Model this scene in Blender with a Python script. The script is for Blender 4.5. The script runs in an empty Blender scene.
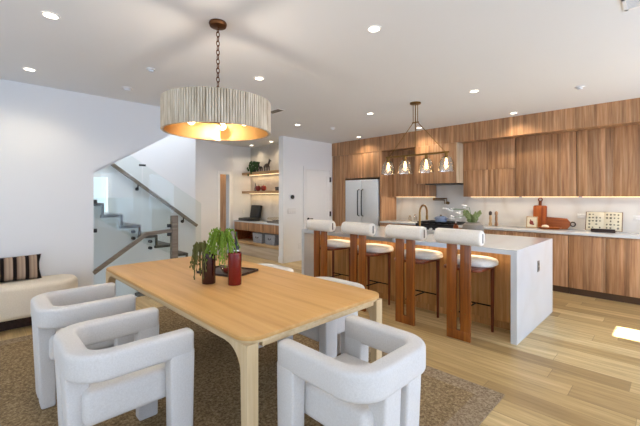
import bpy, bmesh, math, random
from mathutils import Vector, Matrix
random.seed(7)
PI = math.pi
S = bpy.context.scene
COL = S.collection

def lin(h):
    h = h.lstrip('#'); v = [int(h[i:i+2], 16)/255 for i in (0, 2, 4)]
    return tuple((c/12.92 if c <= .04045 else ((c+.055)/1.055)**2.4) for c in v) + (1,)

# ------------------------------------------------------------------ camera, sky, sun, daylight, added fill lamps, exposure
cam = bpy.data.cameras.new('camera'); cam.sensor_width = 36; cam.lens = 350/640*36
cam.shift_y = -16/640; cam.clip_start = .05
camo = bpy.data.objects.new('camera', cam); COL.objects.link(camo)
camo.location = (0, 0, 1.43); camo.rotation_euler = (PI/2, 0, math.atan2(355, 350))
S.camera = camo

W = bpy.data.worlds.new('sky'); S.world = W; W.use_nodes = True
bg = W.node_tree.nodes['Background']; bg.inputs[0].default_value = lin('dfeaf6'); bg.inputs[1].default_value = 1.6

S.view_settings.view_transform = 'Standard'; S.view_settings.look = 'None'
S.view_settings.gamma = 1; S.view_settings.use_curve_mapping = False
S.view_settings.exposure = -0.22

def lamp(name, kind, loc, power, color='ffffff', rot=(0, 0, 0), parent=None, **kw):
    l = bpy.data.lights.new(name, kind); l.energy = power; l.color = lin(color)[:3]
    for k, v in kw.items(): setattr(l, k, v)
    o = bpy.data.objects.new(name, l); COL.objects.link(o); o.location = loc; o.rotation_euler = rot
    if parent: o.parent = parent
    return o
UP = .6        # upward tilt of the window lamps, added to brighten the ceiling
lamp('sun', 'SUN', (6, 4.8, 5), 95, 'fffaf2', (0, math.radians(50), 0), angle=.009)
lamp('daylight_back_window', 'AREA', (-1.2, -2.75, 1.3), 56, 'cddfff', (PI/2+UP, 0, 0), shape='RECTANGLE', size=6.4, size_y=2.3)
lamp('daylight_right_window', 'AREA', (2.78, .8, 1.25), 120, 'cddfff', (PI/2+UP, 0, PI/2), shape='RECTANGLE', size=4.8, size_y=2.3)
lamp('kitchen_fill', 'AREA', (2.78, 4.0, 1.25), 62, 'cddfff', (PI/2+.05, 0, PI/2), shape='RECTANGLE', size=1.2, size_y=2.3)  # added fill lamp that brightens the dim kitchen
lamp('kitchen_fill', 'AREA', (2.78, 5.7, 1.25), 62, 'cddfff', (PI/2+.05, 0, PI/2), shape='RECTANGLE', size=1.1, size_y=2.3)  # second added fill lamp, nearer the kitchen wall
lamp('stairwell_fill', 'AREA', (-6.45, 2.0, 3.9), 74, 'f2f6ff', (0, 0, 0), shape='RECTANGLE', size=2.0, size_y=2.6)  # added unseen lamp under the closed stairwell ceiling, brightens the stairs
lamp('daylight_stair_window', 'AREA', (-7.75, 1.35, 1.35), 8, 'f2f6ff', (PI/2, 0, -PI/2), shape='RECTANGLE', size=.9, size_y=1.0)

# ------------------------------------------------------------------ materials
class N:
    """tiny node-graph helper"""
    def __init__(self, name):
        self.m = bpy.data.materials.new(name); self.m.use_nodes = True
        self.t = self.m.node_tree; self.b = self.t.nodes['Principled BSDF']
    def new(self, kind, **kw):
        n = self.t.nodes.new(kind)
        for k, v in kw.items():
            if hasattr(n, k): setattr(n, k, v)
        return n
    def link(self, a, b): self.t.links.new(a, b)
    def coord(self, scale=(1, 1, 1), rnd=0):
        c = self.new('ShaderNodeTexCoord'); mp = self.new('ShaderNodeMapping'); mp.inputs['Scale'].default_value = scale
        self.link(c.outputs['Object'], mp.inputs['Vector'])
        if rnd:
            oi = self.new('ShaderNodeObjectInfo'); mu = self.math('MULTIPLY', oi.outputs['Random'], rnd)
            cb = self.new('ShaderNodeCombineXYZ')
            for i in range(3): self.link(mu, cb.inputs[i])
            self.link(cb.outputs[0], mp.inputs['Location'])
        return mp.outputs[0]
    def math(self, op, a, b=None):
        n = self.new('ShaderNodeMath', operation=op)
        for i, v in enumerate((a, b)):
            if v is None: continue
            if isinstance(v, (int, float)): n.inputs[i].default_value = v
            else: self.link(v, n.inputs[i])
        return n.outputs[0]
    def noise(self, vec, scale, detail=4, rough=.55):
        n = self.new('ShaderNodeTexNoise'); n.inputs['Scale'].default_value = scale
        n.inputs['Detail'].default_value = detail; n.inputs['Roughness'].default_value = rough
        self.link(vec, n.inputs['Vector']); return n.outputs['Fac']
    def ramp(self, fac, stops):
        r = self.new('ShaderNodeValToRGB'); e = r.color_ramp.elements
        while len(e) < len(stops): e.new(.5)
        for k, (p, c) in enumerate(stops): e[k].position = p; e[k].color = lin(c)
        self.link(fac, r.inputs[0]); return r.outputs[0]
    def mix(self, fac, a, b, mode='MIX'):
        n = self.new('ShaderNodeMix', data_type='RGBA', blend_type=mode)
        for s, v in ((n.inputs[0], fac), (n.inputs[6], a), (n.inputs[7], b)):
            if isinstance(v, (int, float)): s.default_value = v
            elif isinstance(v, tuple): s.default_value = v
            else: self.link(v, s)
        return n.outputs[2]
    def bump(self, h, strength, dist=.01):
        n = self.new('ShaderNodeBump'); n.inputs['Strength'].default_value = strength; n.inputs['Distance'].default_value = dist
        self.link(h, n.inputs['Height']); self.link(n.outputs[0], self.b.inputs['Normal'])
    def fin(self, color=None, rough=.5, metal=0, spec=.5, coat=0):
        if color is not None:
            if isinstance(color, tuple): self.b.inputs['Base Color'].default_value = color
            else: self.link(color, self.b.inputs['Base Color'])
        self.b.inputs['Roughness'].default_value = rough; self.b.inputs['Metallic'].default_value = metal
        self.b.inputs['Specular IOR Level'].default_value = spec; self.b.inputs['Coat Weight'].default_value = coat
        return self.m

def paint(name, c, rough=.6, spec=.3, var=.04):
    n = N(name); v = n.noise(n.coord((1, 1, 1)), 3, 3)
    base = lin(c); d = tuple(x*(1-var) for x in base[:3]) + (1,)
    return n.fin(n.mix(v, base, d), rough, 0, spec)
def metal(name, c, rough=.3):
    n = N(name); v = n.noise(n.coord((1, 1, 1)), 40, 2)
    base = lin(c); d = tuple(x*.88 for x in base[:3]) + (1,)
    return n.fin(n.mix(v, base, d), rough, 1)
def wood(name, dark, mid, light, axis='z', strip=.07, stripe=.45, rough=.45, rnd=17, grain=1.0, strip_axis='x', spec=.35, coat=0):
    n = N(name)
    sc = {'z': (14, 14, .7), 'x': (.7, 14, 14), 'y': (14, .7, 14)}[axis]
    v = n.coord(tuple(s*grain for s in sc), rnd)
    g = n.noise(v, 2.2, 6, .6)
    col = n.ramp(g, [(.28, dark), (.5, mid), (.74, light)])
    if strip:
        c2 = n.coord((1, 1, 1), rnd); sp = n.new('ShaderNodeSeparateXYZ'); n.link(c2, sp.inputs[0])
        a = n.math('FLOOR', n.math('DIVIDE', sp.outputs['xyz'.index(strip_axis)], strip))
        w = n.new('ShaderNodeTexWhiteNoise', noise_dimensions='1D'); n.link(a, w.inputs['W'])
        tint = n.ramp(w.outputs['Value'], [(0, '8f8f8f'), (.5, 'cfcfcf'), (1, 'ffffff')])
        col = n.mix(stripe, col, tint, 'MULTIPLY')
    n.bump(g, .06, .003)
    return n.fin(col, rough, 0, spec, coat)
def emit(name, c, strength):
    n = N(name); n.b.inputs['Emission Color'].default_value = lin(c); n.b.inputs['Emission Strength'].default_value = strength
    return n.fin(lin(c), .5)
def glass(name, tint='f8fbfa', refl=.008, rough=.0):
    m = bpy.data.materials.new(name); m.use_nodes = True; t = m.node_tree; t.nodes.clear()
    o = t.nodes.new('ShaderNodeOutputMaterial'); mx = t.nodes.new('ShaderNodeMixShader')
    tr = t.nodes.new('ShaderNodeBsdfTransparent'); tr.inputs[0].default_value = lin(tint)
    gl = t.nodes.new('ShaderNodeBsdfGlossy'); gl.inputs['Roughness'].default_value = rough; gl.inputs[0].default_value = (.8, .8, .8, 1)
    lw = t.nodes.new('ShaderNodeLayerWeight'); lw.inputs[0].default_value = .25
    ad = t.nodes.new('ShaderNodeMath'); ad.operation = 'MULTIPLY_ADD'; ad.inputs[1].default_value = .13; ad.inputs[2].default_value = refl
    t.links.new(lw.outputs['Fresnel'], ad.inputs[0]); t.links.new(ad.outputs[0], mx.inputs[0])
    t.links.new(tr.outputs[0], mx.inputs[1]); t.links.new(gl.outputs[0], mx.inputs[2]); t.links.new(mx.outputs[0], o.inputs[0])
    return m
def fabric(name, c, c2, scale=90, bump=.25, rough=.9):
    n = N(name); v = n.coord((1, 1, 1)); f = n.noise(v, scale, 4, .7); big = n.noise(v, 4, 3)
    col = n.ramp(f, [(.3, c2), (.7, c)])
    col = n.mix(n.math('MULTIPLY', big, .12), col, lin(c2))
    n.bump(f, bump, .004)
    n.b.inputs['Sheen Weight'].default_value = .1
    return n.fin(col, rough, 0, .15)

M = {}
M['wall'] = paint('white_wall_paint', 'e4e6e7', .7, .2, .015)
M['ceil'] = paint('white_ceiling_paint', 'e9ebec', .8, .15, .015)
M['trim'] = paint('white_trim_paint', 'f2f2f0', .4, .4, .01)
M['hallwall'] = paint('grey_hall_paint', 'e6e6e5', .7, .2, .015)
M['walnut'] = wood('walnut_veneer', '93694a', 'bd8f66', 'd9b088', 'z', .052, .5, .42)
M['walnut_lit'] = wood('walnut_lit_side', 'b09a7c', 'c9b496', 'd8c6aa', 'z', 0, 0, .45, strip_axis='y')  # paler copy of the walnut, daylight painted into its colour
M['walnut_isl'] = wood('walnut_island_panel', 'a8723c', 'cb9557', 'e0b077', 'z', .055, .3, .42)
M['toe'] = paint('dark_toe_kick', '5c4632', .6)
M['stool'] = wood('reddish_stool_wood', '5f3210', '8a4d1a', 'a66625', 'z', 0, 0, .28, coat=.3, grain=.8)
M['stool_dark'] = wood('dark_red_stool_wood', '4e1e0a', '6c2f10', '7f3d18', 'z', 0, 0, .3)
M['table'] = wood('oak_table_top', 'bf8f4f', 'cf9f5e', 'd9ad70', 'x', 0, 0, .42, grain=.5)
M['table_leg'] = wood('pale_oak_table_frame', 'bfa277', 'd0b68c', 'dcc6a0', 'z', 0, 0, .45, grain=.6)
M['table_edge'] = wood('pale_oak_table_edge', 'bfa277', 'd0b68c', 'dcc6a0', 'x', 0, 0, .45, grain=.6)
M['boucle'] = fabric('off_white_chair_fabric', 'dcdad7', 'cfccc8', 120, .2)
M['boucle_stool'] = fabric('cream_boucle_fabric', 'f5f0e7', 'e2dbcf', 140, .5)
M['bench'] = fabric('cream_bench_fabric', 'ece3d2', 'ddd2bd', 110, .2)
M['black'] = metal('black_metal', '141414', .45)
M['blackp'] = paint('black_plastic', '121212', .4, .5)
M['brass'] = metal('aged_brass', '8a6a3c', .32)
M['gold'] = metal('gold_leaf', 'cda56a', .42)
M['bronze'] = metal('dark_bronze', '6a4428', .35)
M['steel'] = metal('brushed_steel', 'e9eef2', .5); M['steel'].node_tree.nodes['Principled BSDF'].inputs['Metallic'].default_value = .5
M['steel_dark'] = metal('dark_steel', '4a4e52', .4)
M['glass'] = glass('clear_glass')
M['glass_lamp'] = glass('clear_shade_glass', 'f4f0e8', .1)
M['glass_shade'] = glass('pendant_shade_glass', 'f2eee6', .2, .18)
M['bulb'] = emit('warm_bulb', 'ffd9a0', 14)
M['bulb_c'] = emit('warm_chandelier_bulb', 'ffdfb8', 7)
M['lens'] = emit('downlight_lens', 'fff0da', 9)
M['led'] = emit('warm_led_strip', 'ffe0ac', 3)
M['stair_tread'] = wood('grey_brown_tread', '3b342d', '544b42', '6c6257', 'x', 0, 0, .45)
M['rail'] = wood('grey_brown_handrail', '5e5143', '7d7060', '948674', 'y', 0, 0, .4)
M['quartz'] = None
def m_quartz(name, base, vein, sc, amt, rough):
    n = N(name); v = n.coord((1, 1, 1)); a = n.noise(v, sc, 8, .65)
    w = n.new('ShaderNodeTexWave'); w.inputs['Scale'].default_value = .7; w.inputs['Distortion'].default_value = 9; w.inputs['Detail'].default_value = 4
    n.link(v, w.inputs[0]); f = n.math('MULTIPLY', n.math('POWER', w.outputs['Fac'], 7), a)
    return n.fin(n.mix(n.math('MULTIPLY', f, amt), lin(base), lin(vein)), rough, 0, .5)
M['quartz'] = m_quartz('white_quartz', 'd2d6d9', 'c9c6c0', 2.5, .5, .12)
M['splash'] = m_quartz('veined_backsplash', 'e2dfd8', 'cfc6b8', 2.0, .9, .2)
def m_plaster():
    n = N('grey_plaster'); f = n.noise(n.coord((1, 1, 1)), 5, 6, .6); n.bump(f, .2)
    return n.fin(n.ramp(f, [(.3, 'c4bdb2'), (.7, 'd8d2c8')]), .8)
M['plaster'] = m_plaster()

def m_floor():
    n = N('oak_plank_floor'); c = n.coord((1, 1, 1)); sp = n.new('ShaderNodeSeparateXYZ'); n.link(c, sp.inputs[0])
    wy = n.math('DIVIDE', sp.outputs[1], .19); row = n.math('FLOOR', wy)
    w1 = n.new('ShaderNodeTexWhiteNoise', noise_dimensions='1D'); n.link(row, w1.inputs['W'])
    wx = n.math('ADD', n.math('DIVIDE', sp.outputs[0], 1.9), n.math('MULTIPLY', w1.outputs['Value'], 5.3))
    ident = n.math('ADD', n.math('MULTIPLY', row, 13.7), n.math('FLOOR', wx))
    w2 = n.new('ShaderNodeTexWhiteNoise', noise_dimensions='1D'); n.link(ident, w2.inputs['W'])
    tone = n.ramp(w2.outputs['Value'], [(0, 'b59a6c'), (.3, 'c8ad7c'), (.65, 'd8be8c'), (1, 'e2cd9e')])
    cb = n.new('ShaderNodeCombineXYZ')
    n.link(n.math('MULTIPLY', sp.outputs[0], 1.1), cb.inputs[0]); n.link(n.math('MULTIPLY', sp.outputs[1], 16), cb.inputs[1])
    n.link(n.math('MULTIPLY', ident, 3.1), cb.inputs[2])
    g = n.noise(cb.outputs[0], 1.6, 7, .62)
    grain = n.ramp(g, [(.3, '93805e'), (.5, 'd2c8ae'), (.7, 'ffffff')])
    col = n.mix(.55, tone, grain, 'MULTIPLY')
    cb2 = n.new('ShaderNodeCombineXYZ')
    n.link(n.math('MULTIPLY', sp.outputs[0], 1.6), cb2.inputs[0]); n.link(n.math('MULTIPLY', sp.outputs[1], 7), cb2.inputs[1]); n.link(n.math('MULTIPLY', ident, 1.7), cb2.inputs[2])
    k = n.noise(cb2.outputs[0], 1.7, 3, .5)
    col = n.mix(n.ramp(k, [(.70, '000000'), (.78, '8a8a8a')]), col, lin('5c432b'))
    fy = n.math('FRACT', wy); fx = n.math('FRACT', wx)
    gap = n.math('MAXIMUM', n.math('LESS_THAN', fy, .018), n.math('LESS_THAN', fx, .0018))
    col = n.mix(n.math('MULTIPLY', gap, .5), col, lin('4a3722'))
    n.bump(g, .05, .003)
    return n.fin(col, .36, 0, .4)
M['floor'] = m_floor()
def m_rug(name, a, b, c):
    n = N(name); v = n.coord((1, 1, 1)); f = n.noise(v, 55, 5, .75)
    big = n.noise(n.coord((6, 40, 1)), 1.5, 4, .6)
    col = n.ramp(f, [(.34, a), (.5, b), (.68, c)])
    col = n.mix(n.math('MULTIPLY', big, .35), col, lin(a))
    n.bump(f, .8, .012)
    return n.fin(col, .95, 0, .1)
M['rug'] = m_rug('brown_woven_rug', '63503a', '99825f', 'c6b08c')
M['rug_border'] = m_rug('taupe_rug_border', '6f5d47', '9f8b70', 'c6b397')
def m_stripe():
    n = N('striped_pillow_fabric'); sp = n.new('ShaderNodeSeparateXYZ'); n.link(n.coord((1, 1, 1)), sp.inputs[0])
    f = n.math('FRACT', n.math('DIVIDE', n.math('ADD', sp.outputs[1], 5), .105))
    st = n.ramp(f, [(0, '8f7b6a'), (.28, 'b19c88'), (.33, '6d5a4c'), (.36, '1d1715'), (.62, '1d1715'), (.66, '7a6657'), (.9, 'a8937f')])
    return n.fin(st, .9, 0, .1)
M['stripe'] = m_stripe()
def m_shade():
    n = N('whitewashed_wood_slat'); v = n.coord((30, 30, 3)); g = n.noise(v, 1.5, 5, .6)
    return n.fin(n.ramp(g, [(.3, 'a3917a'), (.5, 'c9bca6'), (.72, 'e2d9c9')]), .7, 0, .2)
M['slat'] = m_shade()
M['leaf'] = paint('green_leaf', '5f8a2a', .5, .4, .5)
M['leaf_lite'] = paint('lime_green_tendril', '7c9a2c', .55, .3, .45)
M['leaf_brown'] = paint('olive_brown_tendril', '6b6a33', .6, .3, .4)
M['leaf_dark'] = paint('dark_green_leaf', '2f5a25', .5, .4, .4)
M['vase_dark'] = paint('dark_maroon_glaze', '3a0f0d', .18, .6, .4)
M['vase_red'] = paint('deep_red_glaze', '74100a', .2, .6, .25)
M['darkwood'] = wood('dark_tray_wood', '20130c', '33211a', '46302a', 'x', 0, 0, .35)
M['redwood'] = wood('reddish_board_wood', '7c3410', 'a9551f', 'c4733a', 'z', 0, 0, .4)
M['redwood2'] = wood('brown_board_wood', '632b10', '8d4a22', 'a86236', 'x', 0, 0, .4)
M['oakshelf'] = wood('oak_shelf', 'a58157', 'bf9c70', 'd2b48c', 'x', 0, 0, .5)
M['ceramic_w'] = paint('white_ceramic', 'f0eee9', .25, .5)
M['stone'] = paint('grey_brown_stoneware', '938a7e', .6, .3, .4)
M['blue'] = paint('pale_blue_enamel', '7f93b3', .25, .5)
M['paper'] = paint('cream_paper', 'e6dcc0', .8, .2)
M['ink'] = paint('printed_grey_ink', '8a8470', .8, .2, .5)
M['cover'] = paint('brown_book_cover', '6e4a2c', .6)
M['redfruit'] = paint('red_glaze', '8c2415', .3, .5, .3)
M['bin'] = fabric('grey_felt_bin', 'b3b5b8', '8c8e92', 60, .3)
M['figure'] = paint('dark_bronze_figurine', '2b211b', .4, .5, .3)
M['plate'] = paint('white_switch_plate', 'e8e8e6', .4, .4)
M['plinth'] = wood('pale_plinth_wood', 'b5a48c', 'c6b69f', 'd3c6b2', 'x', 0, 0, .5)
M['beige'] = paint('beige_wall', 'cdb79a', .8)

# ------------------------------------------------------------------ geometry helpers
def nb(): return bmesh.new()
def box(bm, x0, x1, y0, y1, z0, z1, bev=0, seg=2):
    b = bm if not bev else bmesh.new()
    vs = [b.verts.new(p) for p in ((x0,y0,z0),(x1,y0,z0),(x1,y1,z0),(x0,y1,z0),(x0,y0,z1),(x1,y0,z1),(x1,y1,z1),(x0,y1,z1))]
    for f in ((0,3,2,1),(4,5,6,7),(0,1,5,4),(1,2,6,5),(2,3,7,6),(3,0,4,7)): b.faces.new([vs[i] for i in f])
    if bev:
        bmesh.ops.bevel(b, geom=list(b.edges), offset=bev, segments=seg, profile=.5, affect='EDGES')
        merge(bm, b)
    return bm
def merge(bm, b, mat=None):
    if mat is not None: b.transform(mat)
    me = bpy.data.meshes.new('tmp'); b.to_mesh(me); b.free(); bm.from_mesh(me); bpy.data.meshes.remove(me)
    return bm
def prism(bm, pts, axis, a, c, bev=0, seg=2):
    """extrude a 2-D outline along axis (the two other axes in xyz order) from a to c"""
    def P(p, h):
        return {'x': (h, p[0], p[1]), 'y': (p[0], h, p[1]), 'z': (p[0], p[1], h)}[axis]
    b = bmesh.new()
    lo = [b.verts.new(P(p, a)) for p in pts]; hi = [b.verts.new(P(p, c)) for p in pts]
    b.faces.new(lo); b.faces.new(hi); n = len(pts)
    for i in range(n): b.faces.new((lo[i], lo[(i+1) % n], hi[(i+1) % n], hi[i]))
    bmesh.ops.recalc_face_normals(b, faces=b.faces)
    if bev:
        es = [e for e in b.edges if e.calc_face_angle(0) > .5]
        bmesh.ops.bevel(b, geom=es, offset=bev, segments=seg, profile=.5, affect='EDGES')
    return merge(bm, b)
def lathe(bm, prof, loc=(0, 0, 0), n=24, cap=True, axis='z'):
    b = bmesh.new(); rings = []
    for r, z in prof:
        rings.append([b.verts.new((r*math.cos(2*PI*i/n), r*math.sin(2*PI*i/n), z)) for i in range(n)])
    for a, c in zip(rings, rings[1:]):
        for i in range(n): b.faces.new((a[i], a[(i+1) % n], c[(i+1) % n], c[i]))
    if cap:
        if prof[0][0] > 1e-4: b.faces.new(list(reversed(rings[0])))
        if prof[-1][0] > 1e-4: b.faces.new(rings[-1])
    bmesh.ops.remove_doubles(b, verts=b.verts, dist=1e-5)
    bmesh.ops.recalc_face_normals(b, faces=b.faces)
    rot = {'z': Matrix(), 'x': Matrix.Rotation(PI/2, 4, 'Y'), 'y': Matrix.Rotation(-PI/2, 4, 'X')}[axis]
    return merge(bm, b, Matrix.Translation(loc) @ rot)
def cyl(bm, r, z0, z1, loc=(0, 0, 0), n=24, axis='z', r2=None):
    return lathe(bm, [(r, z0), (r if r2 is None else r2, z1)], loc, n, True, axis)
def tube(bm, pts, r, n=8, r_end=None, close=False):
    pts = [Vector(p) for p in pts]; b = bmesh.new(); rings = []; N_ = len(pts); up = None
    for i, p in enumerate(pts):
        if close: d = pts[(i+1) % N_]-pts[i-1]
        else: d = (pts[min(i+1, N_-1)]-pts[max(i-1, 0)])
        d.normalize()
        if up is None:
            up = Vector((0, 0, 1)) if abs(d.z) < .9 else Vector((1, 0, 0))
        s = d.cross(up)
        if s.length < 1e-4: s = d.orthogonal()
        s.normalize(); u = s.cross(d).normalized(); up = u
        rr = r if r_end is None else r+(r_end-r)*i/max(1, N_-1)
        rings.append([b.verts.new(p+(s*math.cos(2*PI*k/n)+u*math.sin(2*PI*k/n))*rr) for k in range(n)])
    prs = list(zip(rings, rings[1:])) + ([(rings[-1], rings[0])] if close else [])
    for a, c in prs:
        for k in range(n): b.faces.new((a[k], a[(k+1) % n], c[(k+1) % n], c[k]))
    if not close: b.faces.new(list(reversed(rings[0]))); b.faces.new(rings[-1])
    bmesh.ops.recalc_face_normals(b, faces=b.faces)
    return merge(bm, b)
def ball(bm, r, loc, sx=1, sy=1, sz=1, seg=16):
    b = bmesh.new(); bmesh.ops.create_uvsphere(b, u_segments=seg, v_segments=max(6, seg//2), radius=r)
    return merge(bm, b, Matrix.Translation(loc) @ Matrix.Diagonal((sx, sy, sz, 1)))
def bar(bm, a, c, w, h):
    """square bar between two points; w across, h up"""
    a, c = Vector(a), Vector(c); d = (c-a); L = d.length; d.normalize()
    s = d.cross(Vector((0, 0, 1)))
    if s.length < 1e-3: s = Vector((1, 0, 0))
    s.normalize(); u = s.cross(d)
    b = bmesh.new(); box(b, -w/2, w/2, 0, L, -h/2, h/2)
    m = Matrix((s, d, u)).transposed().to_4x4(); m.translation = a
    return merge(bm, b, m)
def round_poly(x0, x1, y0, y1, r, n=8):
    out = []
    for cx, cy, a0 in ((x1-r, y1-r, 0), (x0+r, y1-r, PI/2), (x0+r, y0+r, PI), (x1-r, y0+r, 1.5*PI)):
        for k in range(n+1):
            a = a0+PI/2*k/n; out.append((cx+r*math.cos(a), cy+r*math.sin(a)))
    return out

def obj(name, bm, mat, parent=None, kind=None, label=None, sharp=.6):
    bm.normal_update()
    for f in bm.faces: f.smooth = True
    for e in bm.edges:
        if len(e.link_faces) == 2 and e.calc_face_angle(0) > sharp: e.smooth = False
    me = bpy.data.meshes.new(name); bm.to_mesh(me); bm.free(); me.materials.append(mat)
    o = bpy.data.objects.new(name, me); COL.objects.link(o)
    if parent: o.parent = parent
    if kind: o['kind'] = kind
    if label: o['label'] = label
    return o
def tag(o, label, cat, group=None):
    o['label'] = label; o['category'] = cat
    if group: o['group'] = group
    return o
def thing(name, label, cat, loc=(0, 0, 0), rz=0, group=None):
    o = bpy.data.objects.new(name, None); COL.objects.link(o); o.empty_display_size = .1
    o.location = loc; o.rotation_euler = (0, 0, rz)
    return tag(o, label, cat, group)
def dup(root, loc, rz, label, group=None):
    r = root.copy(); COL.objects.link(r); r.location = loc; r.rotation_euler = (0, 0, rz); r['label'] = label
    if group: r['group'] = group
    def rec(src, dst):
        for ch in list(src.children):
            c = ch.copy(); COL.objects.link(c); c.parent = dst; rec(ch, c)
    rec(root, r)
    return r
def struct(name, bm, mat, parent=None): return obj(name, bm, mat, parent, 'structure', None, .25)

# ------------------------------------------------------------------ the room
HC = 2.745
b = nb(); box(b, -5.39, 2.6, -2.6, 6.9, -.1, 0); box(b, -9.5, -5.39, 2.2, 6.9, -.1, 0); struct('floor', b, M['floor'])
b = nb(); box(b, -5.39, 2.7, -2.7, 6.95, HC, HC+.12); box(b, -9.5, -5.39, 3.5, 6.95, HC, HC+.12); struct('ceiling', b, M['ceil'])
b = nb(); prism(b, [(-2.7, -.1), (1.09, -.1), (1.09, 1.77), (2.72, HC), (-2.7, HC)], 'x', -5.39, -5.27); struct('wall_left', b, M['wall'])
b = nb(); box(b, -6.08, 2.7, 6.84, 6.95, 0, HC); struct('wall_kitchen', b, M['wall'])
b = nb(); box(b, -6.08, -5.93, 4.73, 6.84, 0, HC); struct('wall_closet', b, M['trim'])
b = nb(); box(b, -8.12, -6.08, 5.27, 5.38, 0, HC); struct('wall_niche_back', b, M['plaster'])
b = nb(); box(b, -8.12, -8.0, 4.74, 5.27, 0, HC); struct('wall_niche_left', b, M['wall'])
# hall wall (slightly skew) with a doorway
ha, hb = Vector((-7.6, 3.5, 0)), Vector((-8.0, 4.74, 0)); hd = (hb-ha).normalized(); hn = Vector((hd.y, -hd.x, 0)); hL = (hb-ha).length
Mh = Matrix((hd, -hn, Vector((0, 0, 1)))).transposed().to_4x4(); Mh.translation = ha   # local x along wall, y behind it
d0, d1, dz = .82, 1.15, 2.0
b = nb(); box(b, 0, d0, 0, .1, 0, HC); box(b, d1, hL+.06, 0, .1, 0, HC); box(b, d0, d1, 0, .1, dz, HC); b.transform(Mh); struct('wall_hall', b, M['hallwall'])
b = nb()
box(b, d0-.07, d0, -.015, .1, 0, dz+.07); box(b, d1, d1+.07, -.015, .1, 0, dz+.07); box(b, d0, d1, -.015, .1, dz, dz+.07)
b.transform(Mh); struct('trim_1', b, M['trim'])
# room glimpsed through the hall doorway
b = nb(); box(b, -9.6, -9.5, 3.0, 6.95, 0, HC); struct('wall_far_room', b, M['beige'])
lamp('far_room_glow', 'POINT', (-8.9, 4.9, 2.3), 9, 'ffd9a8', shadow_soft_size=.1)
# stairwell walls
b = nb()
box(b, -7.62, -7.5, -.5, .9, -1.6, 3.9); box(b, -7.62, -7.5, 1.84, 3.5, -1.6, 3.9); box(b, -7.62, -7.5, .9, 1.84, -1.6, .62); box(b, -7.62, -7.5, .9, 1.84, 1.86, 3.9)
struct('wall_stair_back', b, M['wall'])
b = nb(); box(b, -7.62, -5.39, -.62, -.5, -1.6, 3.9); struct('wall_stair_end', b, M['wall'])
b = nb(); prism(b, [(-.5, .72), (2.7, HC), (2.7, HC+.2), (-.5, 1.0)], 'x', -6.34, -5.39); struct('ceiling_stair_soffit', b, M['wall'])
b = nb(); box(b, -5.39, -5.27, -.62, 3.6, HC+.12, 4.0); box(b, -7.62, -5.39, 3.5, 3.6, HC+.12, 4.0); struct('wall_stair_sun_block', b, M['wall'])  # unseen upper walls, added to shut the sun out of the stairwell
b = nb(); box(b, -7.62, -5.27, -.62, 3.6, 3.95, 4.05); struct('ceiling_stair_sun_block', b, M['ceil'])  # unseen lid over the stairs, added to block the sun
# window of the stairwell
b = nb()
for (y0, y1, z0, z1) in ((.9, .96, .62, 1.86), (1.78, 1.84, .62, 1.86), (.96, 1.78, .62, .68), (.96, 1.78, 1.8, 1.86)): box(b, -7.6, -7.47, y0, y1, z0, z1)
w1 = struct('window_1', b, M['trim'])
b = nb(); box(b, -7.565, -7.555, .96, 1.78, .68, 1.8); obj('pane', b, M['glass'], w1, 'structure')
# balcony railing outside that window
bal = thing('balcony_railing', 'white balcony railing seen outside the stairwell window', 'railing', (-8.3, 1.5, -.1))
b = nb(); box(b, -.03, .03, -1.2, 1.2, 1.16, 1.22); obj('top_rail', b, M['trim'], bal)
for k in range(13):
    b = nb(); box(b, -.012, .012, -1.2+k*.2-.012, -1.2+k*.2+.012, 0, 1.16); obj('baluster', b, M['trim'], bal)
b = nb(); box(b, -8.6, -7.62, -.5, 3.2, -.2, -.1); struct('floor_balcony', b, M['hallwall'])
# unseen window walls that let the daylight in
def wall_open(name, fixed, rng, z, openings, axis):
    bb = nb(); a = rng[0]
    def bx(u0, u1, z0, z1):
        if axis == 'x': box(bb, fixed, fixed+.12, u0, u1, z0, z1)
        else: box(bb, u0, u1, fixed, fixed+.12, z0, z1)
    for (u0, u1, z0, z1) in sorted(openings):
        bx(a, u0, 0, z)
        if z0 > 0: bx(u0, u1, 0, z0)
        bx(u0, u1, z1, z); a = u1
    bx(a, rng[1], 0, z); struct(name, bb, M['wall'])
wall_open('wall_right', 2.6, (-2.7, 6.9), HC, [(-1.6, 3.2, .1, 2.4), (3.4, 4.6, .1, 2.4), (4.68, 5.06, .9, 2.65), (5.15, 6.25, .1, 2.4)], 'x')  # the two wide kitchen-end openings are added for the fill lamps
wall_open('wall_back', -2.72, (-5.3, 2.6), HC, [(-4.4, 2.0, .15, 2.45)], 'y')
b = nb()
for y in (-1.6, 0, 1.6, 3.14): box(b, 2.62, 2.7, y, y+.06, .1, 2.4)
struct('window_2', b, M['black'])
b = nb()
for x in (-4.4, -2.8, -1.2, .4, 1.94): box(b, x, x+.06, -2.7, -2.62, .15, 2.45)
struct('window_3', b, M['black'])
b = nb(); box(b, 2.72, 7.2, 3.2, 4.64, 2.5, 2.6); box(b, 2.72, 7.2, 5.1, 6.9, 2.5, 2.6); box(b, 2.72, 7.2, -2.7, 3.2, 2.5, 2.6); struct('sun_block_slabs', b, M['trim'])   # unseen slabs added outside to keep the sun off the larger openings
# baseboards
b = nb(); box(b, -5.27, -5.255, -2.6, 1.09, 0, .13); struct('baseboard_left', b, M['trim'])
b = nb(); box(b, -5.93, -5.915, 4.715, 5.3, 0, .13); box(b, -6.08, -5.915, 4.715, 4.73, 0, .13); struct('baseboard_closet', b, M['trim'])
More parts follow.
